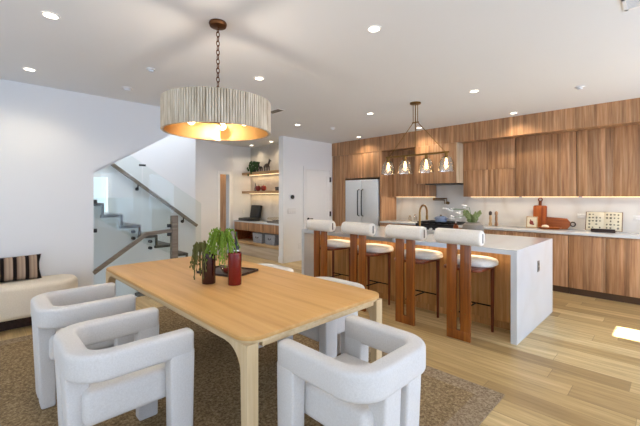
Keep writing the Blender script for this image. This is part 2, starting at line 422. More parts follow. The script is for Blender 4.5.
# closet door
b = nb(); box(b, -5.935, -5.918, 5.38, 6.16, .01, 2.05)
d1o = struct('door_1', b, M['trim'])
b = nb()
for (y0, y1, z0, z1) in ((5.38, 5.48, .01, 2.05), (6.06, 6.16, .01, 2.05), (5.48, 6.06, 1.93, 2.05), (5.48, 6.06, .01, .2)): box(b, -5.918, -5.908, y0, y1, z0, z1)
struct('panel_frame', b, M['trim'], d1o)
b = nb(); cyl(b, .027, 0, .012, (-5.908, 5.44, .93), axis='x'); cyl(b, .009, 0, .05, (-5.9, 5.44, .93), 10, 'x'); box(b, -5.865, -5.85, 5.43, 5.55, .92, .94, .004)
obj('door_handle', b, M['blackp'], d1o, 'structure')
for z in (.25, 1.02, 1.85):
    b = nb(); box(b, -5.918, -5.893, 6.15, 6.19, z-.06, z+.06); obj('hinge', b, M['blackp'], d1o, 'structure')
b = nb(); box(b, -5.93, -5.905, 5.30, 5.37, 0, 2.13); box(b, -5.93, -5.905, 6.17, 6.24, 0, 2.13); box(b, -5.93, -5.905, 5.37, 6.17, 2.06, 2.13); struct('trim_2', b, M['trim'])
# wall devices
th = thing('thermostat', 'round black thermostat on the white wall beside the closet door', 'thermostat', (-5.93, 4.98, 1.43))
b = nb(); box(b, 0, .006, -.065, .065, -.065, .065, .002); obj('wall_plate', b, M['plate'], th)
b = nb(); cyl(b, .045, .006, .03, n=28, axis='x'); obj('dial', b, M['blackp'], th)
sw = thing('light_switch', 'wide white switch plate below the round black thermostat', 'switch', (-5.93, 4.97, 1.12))
b = nb(); box(b, 0, .008, -.12, .12, -.06, .06, .003); obj('plate', b, M['plate'], sw)
for k in range(4):
    b = nb(); box(b, .008, .013, -.1+k*.053, -.06+k*.053, -.035, .035, .001); obj('rocker', b, M['trim'], sw)
def outlet(loc, rz, label, mat=None):
    t = thing('outlet', label, 'outlet', loc, rz)
    b = nb(); box(b, -.037, .037, -.007, 0, -.06, .06, .002); obj('plate', b, mat or M['plate'], t)
    for z in (-.025, .025):
        b = nb(); box(b, -.017, .017, -.010, -.007, z-.016, z+.016, .001); obj('socket', b, M['trim'] if mat is None else M['figure'], t)
    return t
outlet((-5.93, 5.2, .33), PI/2, 'white outlet low on the wall left of the closet door')

# ------------------------------------------------------------------ stairs
st = thing('staircase', 'white staircase with grey brown treads rising left behind the glass', 'stairs', (0, 0, 0))
RZ, RN = .19, .275
steps = [(1.44+RN*i, 1.145-RZ*i) for i in range(-2, 6)]       # (back edge y, top z)
for (y, z) in steps:
    b = nb(); box(b, -7.49, -6.40, y-.02, y+RN+.03, z-.045, z, .006); obj('tread', b, M['stair_tread'], st)
    b = nb(); box(b, -7.49, -6.40, y+RN-.005, y+RN+.028, z-RZ, z-.045); obj('riser', b, M['stair_tread'], st)
pts = []
for (y, z) in steps: pts += [(y, z-.045), (y+RN, z-.045)]
pts = pts + [(steps[-1][0]+RN, 0), (2.2, 0), (2.2, -.12), (2.0, -1.5), (.88, -1.5)]
b = nb(); prism(b, pts, 'x', -7.49, -6.43); obj('stringer', b, M['wall'], st)
b = nb(); box(b, -7.49, -6.36, -.49, .87, 1.6, 1.71); obj('landing', b, M['stair_tread'], st)
st2 = thing('staircase', 'flight of grey brown steps going down behind the glass guard', 'stairs', (0, 0, 0))
for k in range(5):
    b = nb(); box(b, -6.42, -5.40, 2.2-RN*(k+1), 2.2-RN*k+.02, -RZ*(k+1)-.045, -RZ*(k+1), .006); obj('tread', b, M['stair_tread'], st2)
# glass guard of the upper flight
gg = thing('glass_railing', 'sloping clear glass guard fixed along the rising stair treads', 'railing', (0, 0, 0))
def gz(y): return 2.1-(y-1.88)*.66
for (y0, y1) in ((1.2, 2.02), (2.035, 3.08)):
    b = nb(); prism(b, [(y0, gz(y0)-1.35), (y1, max(.12, gz(y1)-1.35)), (y1, gz(y1)), (y0, gz(y0))], 'x', -6.37, -6.358); obj('pane', b, M['glass'], gg)
for (y, z) in ((1.89, .85), (1.89, .74), (2.16, .66), (2.16, .55)):
    b = nb(); cyl(b, .028, 0, .055, (-6.40, y, z), 16, 'x'); obj('standoff', b, M['blackp'], gg)
b = nb(); box(b, -6.38, -6.348, 1.98, 2.08, 1.955, 1.985); obj('clip', b, M['blackp'], gg)
# wall handrail
hr = thing('handrail', 'long sloping wall handrail climbing the back wall of the stairs', 'handrail', (0, 0, 0))
def hz(y): return 2.04-(y-1.85)*.755
b = nb(); bar(b, (-7.43, 1.4, hz(1.4)), (-7.43, 3.5, hz(3.5)), .045, .06); obj('rail', b, M['rail'], hr)
for y in (2.29, 3.2):
    b = nb(); tube(b, [(-7.5, y, hz(y)-.12), (-7.44, y, hz(y)-.12), (-7.43, y, hz(y)-.03)], .013); cyl(b, .035, 0, .012, (-7.5, y, hz(y)-.12), 14, 'x'); obj('bracket', b, M['blackp'], hr)
# room-side guard with newel post and lower rail
ng = thing('glass_guard', 'clear glass stair guard with brown rail and newel post at wall opening', 'railing', (-5.33, 2.15, 0))
b = nb(); box(b, -.045, .045, -.045, .045, 0, 1.15, .004); obj('newel_post', b, M['rail'], ng)
b = nb(); box(b, -.006, .006, -1.05, -.055, .04, 1.42); obj('pane', b, M['glass'], ng)
b = nb(); bar(b, (.045, -.06, .93), (.045, -.41, .905), .045, .05); bar(b, (.045, -.40, .91), (.045, -1.06, .445), .045, .05); obj('rail', b, M['rail'], ng)
for (y, z) in ((-1.035, 1.37), (-1.035, .99), (-.075, 1.0), (-.075, .87)):
    b = nb(); box(b, -.02, .02, y-.025, y+.025, z-.025, z+.025, .004); obj('clamp', b, M['blackp'], ng)

# ------------------------------------------------------------------ kitchen run
YB, YF, YU, YS = 6.84, 6.2, 6.5, 6.26
b = nb(); box(b, -5.93, 2.6, YS, YB, 2.43, HC-.001); struct('trim_3', b, M['walnut'])
tc = thing('tall_cabinet', 'tall walnut cabinet surround boxed around the steel fridge', 'cabinet', (-5.2, YS, 0))
b = nb(); box(b, -.72, -.30, .02, .57, .1, 2.425); box(b, .70, .75, 0, .57, 0, 2.425); box(b, -.30, .70, .02, .57, 1.86, 2.425); obj('body', b, M['walnut'], tc)
b = nb(); box(b, -.715, -.305, 0, .02, .1, 2.42, .002); obj('door', b, M['walnut'], tc)
for x0, x1 in ((-.297, .198), (.202, .697)):
    b = nb(); box(b, x0, x1, 0, .02, 1.865, 2.42, .002); obj('door', b, M['walnut'], tc)
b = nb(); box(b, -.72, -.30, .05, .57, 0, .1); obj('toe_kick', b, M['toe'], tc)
fr = thing('refrigerator', 'stainless steel french door refrigerator set into the walnut surround', 'refrigerator', (-5.0, YS+.01, 0))
b = nb(); box(b, -.485, .485, .03, .56, .02, 1.83); obj('body', b, M['steel_dark'], fr)
for s in (-1, 1):
    b = nb(); box(b, min(s*.004, s*.47), max(s*.004, s*.47), -.035, .03, .75, 1.82, .006); d = obj('door', b, M['steel'], fr)
    b = nb(); tube(b, [(s*.055, -.035, 1.0), (s*.055, -.09, 1.02), (s*.055, -.095, 1.3), (s*.055, -.09, 1.58), (s*.055, -.035, 1.6)], .013); obj('handle', b, M['steel_dark'], d)
b = nb(); box(b, -.47, .47, -.035, .03, .06, .74, .006); d = obj('drawer', b, M['steel'], fr)
b = nb(); tube(b, [(-.38, -.035, .66), (-.37, -.09, .66), (.37, -.09, .66), (.38, -.035, .66)], .013); obj('handle', b, M['steel_dark'], d)

def upper(x0, x1, label, split=None):
    t = thing('upper_cabinet', label, 'cabinet', ((x0+x1)/2, YU, 1.435), 0, 'walnut upper cabinets'); h = (x1-x0)/2
    b = nb(); box(b, -h, h, .02, YB-YU-.023, 0, .993); obj('body', b, M['walnut'], t)
    zs = [(0, .993)] if split is None else [(0, split-.002), (split+.002, .993)]
    for z0, z1 in zs:
        for a, c in ((-h+.002, -.0015), (.0015, h-.002)):
            b = nb(); box(b, a, c, 0, .02, z0, z1, .0015); obj('door', b, M['walnut'], t)
    b = nb(); box(b, -h+.02, h-.02, .29, .30, -.006, -.0005); obj('light_strip', b, M['led'], t)
    return t
upper(-4.445, -3.475, 'walnut upper cabinet left of the range hood')
upper(-2.78, -1.9, 'walnut upper cabinet right of the hood, with a horizontal seam', .485)
upper(-1.895, -1.05, 'tall walnut upper cabinet above the leaning cutting boards')
upper(-1.045, -.2, 'tall walnut upper cabinet above the open cookbook')
upper(-.195, .65, 'tall walnut upper cabinet cut by the right edge of the photo')
for x0, x1 in ((-4.4, -3.65), (-2.75, -1.9), (-1.9, -1.05), (-1.05, -.2), (-.2, .6)):
    lamp('under_cabinet_led', 'AREA', ((x0+x1)/2, YU+.12, 1.42), 1.9, 'ffe8c6', (math.radians(-14), 0, 0), shape='RECTANGLE', size=x1-x0, size_y=.02)
hd_ = thing('range_hood', 'boxy walnut range hood cover above the stove', 'range hood', (-3.2, YS, 1.69))
b = nb(); box(b, -.455, .395, 0, .215, 0, .738, .002); box(b, -.265, .395, .215, .555, 0, .738); obj('cover', b, M['walnut'], hd_)
b = nb(); box(b, .395, .415, .0, .555, 0, .738); obj('side_panel', b, M['walnut_lit'], hd_)  # lit look of this side comes from the paler wood colour
b = nb(); box(b, -.25, .36, .05, .53, -.02, 0); obj('vent_insert', b, M['steel_dark'], hd_)

def base(x0, x1, label):
    t = thing('base_cabinet', label, 'cabinet', ((x0+x1)/2, YF, 0), 0, 'walnut base cabinets'); h = (x1-x0)/2
    b = nb(); box(b, -h, h, .02, YB-YF, .1, .878); obj('body', b, M['walnut'], t)
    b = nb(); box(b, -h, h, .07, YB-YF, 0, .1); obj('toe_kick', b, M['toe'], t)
    for a, c in ((-h+.002, -.0015), (.0015, h-.002)):
        b = nb(); box(b, a, c, 0, .02, .105, .862, .0015); obj('door', b, M['walnut'], t)
    return t
base(-4.445, -3.6, 'walnut base cabinet between fridge and stove')
base(-2.8, -1.95, 'walnut base cabinet just right of the stove, mostly behind the island')
base(-1.945, -1.1, 'walnut base cabinet under the leaning cutting boards')
base(-1.095, -.25, 'walnut base cabinet under the open cookbook')
base(-.245, .6, 'walnut base cabinet cut by the right edge of the photo')
for (x0, x1, lb) in ((-4.445, -3.6, 'short white countertop between fridge and stove'), (-2.8, .62, 'long white countertop along the right part of the kitchen wall')):
    b = nb(); box(b, x0, x1, YF-.025, YB-.022, .88, .914, .003); tag(obj('countertop', b, M['quartz']), lb, 'countertop')
b = nb(); box(b, -4.445, 2.6, YB-.02, YB-.001, .88, 1.43); box(b, -3.47, -2.785, YB-.02, YB-.001, 1.43, 1.69); struct('wall_backsplash', b, M['splash'])
# range
rg = thing('range', 'steel gas range with black grates under the walnut hood', 'stove', (-3.2, YF-.01, 0))
b = nb(); box(b, -.395, .395, .02, .62, .05, .9); obj('body', b, M['steel'], rg)
b = nb(); box(b, -.35, .35, 0, .02, .16, .7, .004); d = obj('oven_door', b, M['steel'], rg)
b = nb(); tube(b, [(-.32, 0, .66), (-.31, -.05, .66), (.31, -.05, .66), (.32, 0, .66)], .012); obj('handle', b, M['steel_dark'], d)
b = nb(); box(b, -.395, .395, .0, .02, .74, .9); obj('control_panel', b, M['steel_dark'], rg)
for k in range(6):
    b = nb(); cyl(b, .024, -.035, 0, (-.3+.12*k, 0, .82), 16, 'y'); obj('knob', b, M['steel'], rg)
b = nb(); box(b, -.395, .395, .0, .62, .9, .918); obj('cooktop', b, M['blackp'], rg)
for cx in (-.26, 0, .26):
    b = nb()
    for yy in (.06, .2, .33, .46, .58): box(b, cx-.12, cx+.12, yy-.007, yy+.007, .93, .948)
    for xx in (-.115, 0, .115): box(b, cx+xx-.007, cx+xx+.007, .05, .59, .918, .948)
    obj('grate', b, M['blackp'], rg)
po = thing('dutch_oven', 'pale blue lidded pot on the black stove grates', 'pot', (-3.22, 6.5, .938))
b = nb(); lathe(b, [(.085, 0), (.105, .015), (.108, .085), (.104, .088)]); obj('body', b, M['blue'], po)
b = nb(); lathe(b, [(.109, .088), (.1, .105), (.05, .12), (.0, .123)]); obj('lid', b, M['blue'], po)
b = nb(); lathe(b, [(.01, .12), (.02, .135), (.018, .145), (0, .147)], n=14); obj('knob', b, M['brass'], po)
for s in (-1, 1):
    b = nb(); tube(b, [(s*.105, -.03, .07), (s*.135, -.02, .075), (s*.135, .02, .075), (s*.105, .03, .07)], .008); obj('handle', b, M['blue'], po)
pf = thing('pot_filler', 'brass folding pot filler tap on the backsplash under the hood', 'tap', (-3.22, YB-.02, 1.31))
b = nb(); cyl(b, .03, -.015, 0, axis='y'); cyl(b, .013, -.07, 0, axis='y'); obj('wall_flange', b, M['brass'], pf)
b = nb(); tube(b, [(0, -.07, 0), (0, -.07, .09), (-.28, -.07, .09)], .012); tube(b, [(-.28, -.07, .05), (-.28, -.07, .10)], .017); tube(b, [(-.28, -.08, .06), (-.03, -.11, .06), (-.02, -.11, -.02)], .011); obj('arm', b, M['brass'], pf)
b = nb(); tube(b, [(.0, -.07, 0), (.06, -.08, .0)], .01); ball(b, .022, (0, -.07, 0)); obj('valve', b, M['brass'], pf)
# mills
def mill(x, y, mat, label, capm):
    t = thing('pepper_mill', label, 'mill', (x, y, .914))
    b = nb(); lathe(b, [(.03, 0), (.03, .03), (.02, .08), (.024, .13), (.019, .19)], n=18); obj('body', b, mat, t)
    b = nb(); lathe(b, [(.02, .19), (.028, .21), (.027, .245), (.012, .262), (0, .266)], n=18); obj('head', b, capm, t)
mill(-2.33, 6.60, M['oakshelf'], 'left pepper mill with dark head on the back counter', M['darkwood'])
mill(-2.24, 6.63, M['walnut'], 'right pepper mill in one brown wood on the back counter', M['walnut'])
# cutting boards
cb = thing('cutting_board', 'tall reddish paddle cutting board standing against the backsplash', 'cutting board', (-1.60, 6.76, .914))
b = nb(); prism(b, [(-.1, 0), (.1, 0), (.1, .36), (.085, .375), (-.085, .375), (-.1, .36)], 'y', -.01, .01, .003); obj('blade', b, M['redwood'], cb)
b = nb(); prism(b, [(-.022, .37), (.022, .37), (.022, .45), (-.022, .45)], 'y', -.009, .009, .003)
b.normal_update(); tube(b, [(.028*math.cos(a), 0, .475+.028*math.sin(a)) for a in [2*PI*k/14 for k in range(14)]], .009, 8, None, True); obj('handle', b, M['redwood2'], cb)
cb.rotation_euler = (math.radians(-7), 0, 0)
c2 = thing('cutting_board', 'dark wooden paddle board lying on its long edge with ring handle', 'cutting board', (-1.34, 6.76, .914))
b = nb(); prism(b, [(-.2, 0), (.13, 0), (.17, .06), (.17, .11), (.12, .17), (-.2, .19)], 'y', -.009, .009, .003); obj('blade', b, M['redwood2'], c2)
b = nb(); tube(b, [(.20+.033*math.cos(a), 0, .083+.033*math.sin(a)) for a in [2*PI*k/14 for k in range(14)]], .01, 8, None, True); obj('handle', b, M['darkwood'], c2)
c2.rotation_euler = (math.radians(-8), 0, 0)
pc = thing('picture_card', 'small framed card with a red print leaning before the boards', 'picture', (-1.69, 6.66, .914)); pc.rotation_euler = (math.radians(-8), 0, 0)
b = nb(); box(b, -.085, .085, -.006, .006, 0, .19, .002); obj('board', b, M['oakshelf'], pc)
b = nb(); box(b, -.07, .07, -.0085, -.006, .015, .175); obj('print', b, M['paper'], pc)
b = nb(); ball(b, .032, (-.005, -.008, .085), 1, .08, 1.1); ball(b, .02, (.02, -.008, .06), 1, .1, .8); ball(b, .012, (-.02, -.008, .125), 1, .1, 1.2); obj('red_motif', b, M['redfruit'], pc)
tr = thing('wooden_tray', 'low reddish wooden tray with a pale bun before the boards', 'tray', (-1.42, 6.60, .914))
b = nb(); lathe(b, [(.0, 0), (.09, 0), (.12, .03), (.112, .03), (.085, .008), (0, .008)], n=28); b.transform(Matrix.Diagonal((1.45, .7, 1, 1))); obj('dish', b, M['redwood'], tr)
b = nb(); ball(b, .045, (-.06, 0, .036), 1.2, 1, .65); tag(obj('bread_roll', b, M['paper']), 'pale bun lying in the wooden tray by the boards', 'bread').location = (-1.42, 6.60, .914)
# cookbook on stand
ck = thing('book_stand', 'dark wooden stand holding the open cookbook on the counter', 'stand', (-.74, 6.58, .914))
b = nb(); box(b, -.14, .14, -.06, .06, 0, .02, .004); box(b, -.14, .14, -.062, -.045, .02, .05, .003); obj('base', b, M['darkwood'], ck)
b = nb(); bar(b, (-.0, .035, .015), (0, .11, .25), .05, .015); obj('back_prop', b, M['darkwood'], ck)
bk = thing('cookbook', 'open cookbook with small printed pictures propped on the counter stand', 'book', (-.74, 6.555, .94)); bk.rotation_euler = (math.radians(-17), 0, 0)
b = nb(); box(b, -.215, .215, .012, .018, -.002, .285, .002); obj('cover', b, M['cover'], bk)
for s in (-1, 1):
    n_ = 10; o_ = []
    for k in range(n_+1):
        u = k/n_; o_.append((s*.205*u, .012-.016*math.sin(PI*min(1, u*1.15))**.8 if u*1.15 < 1 else .012-.001))
    o2 = o_ + [(s*.205, .012), (0, .012)]
    b = nb(); prism(b, o2, 'z', .004, .278); obj('page', b, M['paper'], bk)
b = nb()
for s in (-1, 1):
    for i in range(4):
        for j in range(5):
            if random.random() < .2: continue
            x = s*(.04+.042*i); z = .04+.05*j; w = random.uniform(.009, .016); h = random.uniform(.009, .017)
            ball(b, 1, (x, -.005 if abs(x) < .15 else .004, z), w, .003, h, 8)
obj('printed_pictures', b, M['ink'], bk)
outlet((-1.03, YB-.02, 1.13), 0, 'white outlet on the backsplash left of the cookbook').scale = (1.6, 1, .6)
outlet((-.37, YB-.02, 1.13), 0, 'white outlet on the backsplash at the right photo edge').scale = (1.6, 1, .6)
def jar(x, y, h, label):
    t = thing('glass_jar', label, 'jar', (x, y, .914))
    b = nb(); lathe(b, [(.03, 0), (.035, .01), (.035, h*.8), (.02, h*.9), (.02, h)], n=16); obj('body', b, M['glass_lamp'], t)
    b = nb(); cyl(b, .023, h, h+.018, n=16); obj('lid', b, M['oakshelf'], t)
jar(-4.0, 6.66, .10, 'small glass jar nearer the fridge on the back counter'); jar(-3.85, 6.62, .13, 'small glass jar nearer the stove on the back counter')

# ------------------------------------------------------------------ island
IX0, IX1, IY0, IY1 = -4.19, -1.07, 3.72, 5.12
il = thing('kitchen_island', 'long kitchen island with white waterfall top and walnut base', 'island', ((IX0+IX1)/2, IY0, 0))
hw = (IX1-IX0)/2; dp = IY1-IY0
sx0, sx1, sy0, sy1 = -.16, .46, .80, 1.18      # sink cut-out (island coordinates)
b = nb(); zt0, zt1 = .864, .914
for (x0, x1, y0, y1) in ((-hw, sx0, 0, dp), (sx1, hw, 0, dp), (sx0, sx1, 0, sy0), (sx0, sx1, sy1, dp)): box(b, x0, x1, y0, y1, zt0, zt1)
bmesh.ops.remove_doubles(b, verts=b.verts, dist=1e-5); obj('countertop', b, M['quartz'], il)
for x0 in (-hw, hw-.055):
    b = nb(); box(b, x0, x0+.055, 0, dp, 0, .864); obj('waterfall_panel', b, M['quartz'], il)
b = nb(); box(b, -hw+.055, sx0-.02, .36, dp-.02, .1, .864); box(b, sx1+.02, hw-.055, .36, dp-.02, .1, .864); box(b, sx0-.02, sx1+.02, .36, dp-.02, .1, .62); box(b, sx0-.02, sx1+.02, .36, sy0-.02, .62, .864)
obj('body', b, M['walnut_isl'], il)
for k in range(4):
    w_ = (2*hw-.11)/4; x0 = -hw+.055+k*w_
    b = nb(); box(b, x0+.002, x0+w_-.002, .342, .36, .085, .862, .0015); obj('back_panel', b, M['walnut_isl'], il)
b = nb(); box(b, -hw+.055, hw-.055, .37, dp-.08, 0, .1); obj('toe_kick', b, M['walnut_isl'], il)
b = nb(); box(b, sx0, sx1, sy0, sy1, .66, .67); box(b, sx0-.01, sx0, sy0, sy1, .66, .864); box(b, sx1, sx1+.01, sy0, sy1, .66, .864); box(b, sx0, sx1, sy0-.01, sy0, .66, .864); box(b, sx0, sx1, sy1, sy1+.01, .66, .864); obj('sink', b, M['steel_dark'], il)
b = nb(); box(b, -hw+.1, hw-.1, .24, .25, .857, .8635); obj('light_strip', b, M['led'], il)
lamp('island_led', 'AREA', (0, .16, .85), 3.4, 'ffe2bd', (math.radians(14), 0, 0), il, shape='RECTANGLE', size=2.8, size_y=.02)
ol = outlet((IX1, 4.47, .66), PI/2, 'grey outlet set into the white waterfall end of the island', M['stone'])
fc = thing('faucet', 'tall brass gooseneck faucet on the island behind the stools', 'faucet', (-2.50, 4.42, .914))
b = nb(); cyl(b, .026, 0, .015); cyl(b, .018, .015, .09); obj('base', b, M['brass'], fc)
pts = [(0, 0, .08), (0, 0, .30)]+[(0, .10-.10*math.cos(a), .30+.10*math.sin(a)) for a in [PI*k/10 for k in range(1, 11)]]+[(0, .2, .24)]
b = nb(); tube(b, pts, .014, 10); cyl(b, .018, .19, .25, (0, .2, 0), 14); obj('spout', b, M['brass'], fc)
b = nb(); tube(b, [(.015, 0, .06), (.07, 0, .075)], .007); obj('lever', b, M['brass'], fc)
so = thing('soap_bottle', 'small brown pump bottle beside the island sink', 'bottle', (-2.12, 4.72, .914))
b = nb(); lathe(b, [(.03, 0), (.034, .01), (.034, .12), (.012, .14), (.012, .155)], n=18); obj('body', b, M['redwood2'], so)
b = nb(); cyl(b, .006, .155, .19, n=8); tube(b, [(0, 0, .19), (.04, 0, .188)], .006); obj('pump', b, M['ceramic_w'], so)
# vase with flowers on the island
vs = thing('flower_bowl', 'round grey stoneware bowl vase on the island', 'vase', (-1.84, 4.6, .914))
b = nb(); lathe(b, [(.07, 0), (.115, .04), (.135, .1), (.12, .16), (.085, .19), (.075, .185), (.1, .15), (.0, .14)], n=32); obj('bowl', b, M['stone'], vs)
fl = thing('flower_arrangement', 'white blossoms and grey green sprigs standing in the stoneware bowl', 'flowers', (-1.84, 4.6, 1.054))
b = nb()
for k in range(26):
    a = random.uniform(0, 2*PI); l = random.uniform(.06, .15); tp = Vector((math.cos(a)*l*.8-.02, math.sin(a)*l*.6, .05+l))
    tube(b, [(math.cos(a)*.03, math.sin(a)*.03, 0), (tp.x*.6, tp.y*.6, tp.z*.6), tuple(tp)], .003, 5)
    for q in range(5): ball(b, .014, tuple(tp*(.5+.12*q)+Vector((random.uniform(-.015, .015), random.uniform(-.015, .015), 0))), 1, .6, 1.2, 6)
obj('greenery', b, paint('sage_sprig', '9aa66c', .6, .3, .4), fl)
b = nb(); bw = nb()
for (dx, dy, dz) in ((-.34, -.05, .22), (-.26, -.02, .21), (-.2, .03, .12), (-.13, 0, .25), (-.29, .04, .10), (-.17, -.06, .18)):
    tube(b, [(0, 0, .0), (dx*.35, dy*.4, dz*.75+.05), (dx, dy, dz)], .003, 5)
    for q in range(4): ball(bw, .022, (dx+random.uniform(-.03, .03), dy+random.uniform(-.02, .02), dz+random.uniform(-.02, .02)), 1, 1, .6, 8)
obj('stems', b, M['leaf'], fl); obj('blossoms', bw, M['ceramic_w'], fl)

# ------------------------------------------------------------------ bar stools
def make_stool(label, loc):
    t = thing('bar_stool', label, 'bar stool', loc, 0, 'bar stools along the island')
    b = nb()
    for s in (-1, 1): prism(b, [(s*.02, .09), (s*.12, .09), (s*.12, 1.03), (s*.02, 1.03)], 'y', -.268, -.232, .004)
    prism(b, [(-.12, 0), (.12, 0), (.12, .092), (-.12, .092)], 'y', -.268, -.232, .004)
    obj('back_panel', b, M['stool'], t)
    for x, z in ((-.07, .27), (.07, .27)):
        b = nb(); cyl(b, .007, -.2695, -.267, (x, 0, z), 12, 'y'); obj('screw_cap', b, M['brass'], t)
    prof = round_poly(-.075, .075, -.078, .078, .07, 8)
    b = nb(); prism(b, [(p[0]-.25, p[1]+1.03) for p in prof], 'x', -.235, .235, .022, 3); obj('backrest', b, M['boucle_stool'], t)
    b = nb(); box(b, .234, .238, -.258, -.242, .985, 1.075); obj('end_plate', b, M['darkwood'], t)
    # seat cushion: super-ellipse, domed
    b = nb(); n = 40; rings = []
    for (sc, z) in ((.93, .712), (1, .722), (1.0, .752), (.95, .772), (.8, .784), (.45, .79)):
        ring = []
        for k in range(n):
            a = 2*PI*k/n; ca, sa = math.cos(a), math.sin(a); e = .75
            ring.append(b.verts.new((.24*sc*abs(ca)**e*(1 if ca >= 0 else -1), 0.105+.205*sc*abs(sa)**e*(1 if sa >= 0 else -1), z)))
        rings.append(ring)
    for a_, c_ in zip(rings, rings[1:]):
        for k in range(n): b.faces.new((a_[k], a_[(k+1) % n], c_[(k+1) % n], c_[k]))
    b.faces.new(list(reversed(rings[0]))); b.faces.new(rings[-1]); obj('seat', b, M['boucle_stool'], t, sharp=1.0)
    b = nb(); prism(b, round_poly(-.2, .2, -.232, .24, .09, 6), 'z', .685, .713, .005); obj('seat_frame', b, M['stool_dark'], t)
    for s in (-1, 1):
        b = nb(); cyl(b, .014, 0, .69, (s*.17, .19, 0), 16, r2=.02); obj('leg', b, M['stool_dark'], t)
    b = nb(); tube(b, [(-.17, .19, .27), (.17, .19, .27)], .008); tube(b, [(0, .19, .27), (0, -.235, .27)], .008); obj('footrest', b, M['black'], t)
    return t
lab = ['bar stool nearest the white waterfall end of the island', 'bar stool second from the white waterfall end of the island', 'bar stool third from the white waterfall end of the island', 'bar stool farthest from the camera, at the left end of island']
proto = make_stool(lab[0], (-1.53, 3.72, 0))
for k, x in enumerate((-2.145, -2.83, -3.51)): dup(proto, (x, 3.72, 0), 0, lab[k+1])

# ------------------------------------------------------------------ rug, table, chairs
rg_ = thing('rug', 'large brown woven rug under the dining table', 'rug', (-2.76, 1.25, 0))
b = nb(); prism(b, [(-1.75, -1.31), (1.75, -1.31), (1.75, 1.31), (-1.75, 1.31)], 'z', .001, .012); obj('field', b, M['rug'], rg_)
b = nb()
for (x0, x1, y0, y1) in ((-1.9, 1.9, 1.31, 1.46), (-1.9, 1.9, -1.46, -1.31), (-1.9, -1.75, -1.31, 1.31), (1.75, 1.9, -1.31, 1.31)): box(b, x0, x1, y0, y1, .001, .012)
obj('border', b, M['rug_border'], rg_)

TX0, TX1, TY0, TY1 = -3.90, -1.43, .90, 2.05
tb = thing('dining_table', 'long rectangular oak dining table with rounded corners on the rug', 'table', ((TX0+TX1)/2, (TY0+TY1)/2, .012), .01)
tw, td = (TX1-TX0)/2, (TY1-TY0)/2
b = nb(); prism(b, round_poly(-tw, tw, -td, td, .11, 10), 'z', .716, .738, .004); obj('tabletop', b, M['table'], tb)
b = nb(); prism(b, round_poly(-tw+.012, tw-.012, -td+.012, td-.012, .10, 10), 'z', .70, .716); obj('edge_band', b, M['table_edge'], tb)
b = nb(); aw, ad = tw-.02, td-.02
for (x0, x1, y0, y1) in ((-aw+.09, aw-.09, -ad, -ad+.03), (-aw+.09, aw-.09, ad-.03, ad), (-aw, -aw+.03, -ad+.09, ad-.09), (aw-.03, aw, -ad+.09, ad-.09)): box(b, x0, x1, y0, y1, .672, .70, .003)
obj('apron', b, M['table_edge'], tb)
for sx in (-1, 1):
    for sy in (-1, 1):
        # leg flares in a curve into the long apron
        pr = [(.04, 0), (.056, .50), (.056, .55)]+[(.056+.14*(1-math.cos(PI/2*k/8)), .55+.125*math.sin(PI/2*k/8)) for k in range(1, 9)]+[(.196, .70)]
        y0, y1 = sy*(ad+.004), sy*(ad-.062); b = nb()
        rows = [[b.verts.new((sx*(aw+.004-x), y, z)) for (x, y) in ((0, y0), (p, y0), (p, y1), (0, y1))] for (p, z) in pr]
        for lo, hi in zip(rows, rows[1:]):
            for q in range(4): b.faces.new((lo[q], lo[(q+1) % 4], hi[(q+1) % 4], hi[q]))
        b.faces.new(rows[0]); b.faces.new(rows[-1]); bmesh.ops.recalc_face_normals(b, faces=b.faces)
        obj('leg', b, M['table_leg'], tb, sharp=.45)

def make_chair(label, loc, rz):
    t = thing('dining_chair', label, 'chair', loc, rz, 'upholstered dining chairs')
    Wd, yb, yf, th_ = .30, -.285, .285, .085
    # U-shaped arm and back band, open towards +y
    out, inn = [], []
    def arc(cx, cy, r, a0, a1, n=8): return [(cx+r*math.cos(a0+(a1-a0)*k/n), cy+r*math.sin(a0+(a1-a0)*k/n)) for k in range(n+1)]
    R = .165; ri = .08
    out = [(Wd, yf)] + list(reversed(arc(Wd-R, yb+R, R, -PI/2, 0))) + list(reversed(arc(-Wd+R, yb+R, R, -PI, -PI/2))) + [(-Wd, yf)]
    wi, bi = Wd-th_, yb+th_+.015
    inn = [(-wi, yf)] + arc(-wi+ri, bi+ri, ri, -PI, -PI/2, 6) + arc(wi-ri, bi+ri, ri, -PI/2, 0, 6) + [(wi, yf)]
    b = nb(); prism(b, out+inn, 'z', .557, .69, .024, 4)
    obj('backrest', b, M['boucle'], t, sharp=.9)
    for s in (-1, 1):
        x0, x1 = sorted((s*Wd, s*wi))
        b = nb(); prism(b, [(yf-.125, 0), (yf-.012, 0), (yf-.0005, .592), (yf-.135, .592)], 'x', x0+.001, x1-.001, .012, 3); obj('leg', b, M['boucle'], t, sharp=.9)
        b = nb(); xa, xb = sorted((s*.025, s*.15)); prism(b, [(yb+.03, 0), (yb+.11, 0), (yb+.108, .592), (yb+.004, .592)], 'x', xa, xb, .014, 3); obj('leg', b, M['boucle'], t, sharp=.9)
    b = nb(); box(b, -wi+.002, wi-.002, yb+.07, yf-.012, .32, .49, .036, 4); obj('seat', b, M['boucle'], t, sharp=.9)
    return t
ch = make_chair('off white armchair in the left foreground, nearest the camera on the long side', (-2.15, .578, .012), 0)
dup(ch, (-3.10, .568, .012), 0, 'off white armchair on near side of table, closest to the cream bench')
dup(ch, (-1.135, 1.385, .012), PI/2, 'off white armchair alone at the near right end of the table')
dup(ch, (-2.10, 2.12, .012), PI, 'off white armchair across the table, behind its right corner').scale.z = .965
dup(ch, (-3.03, 2.12, .012), PI, 'off white armchair across the table, just right of the red vase').scale.z = .965

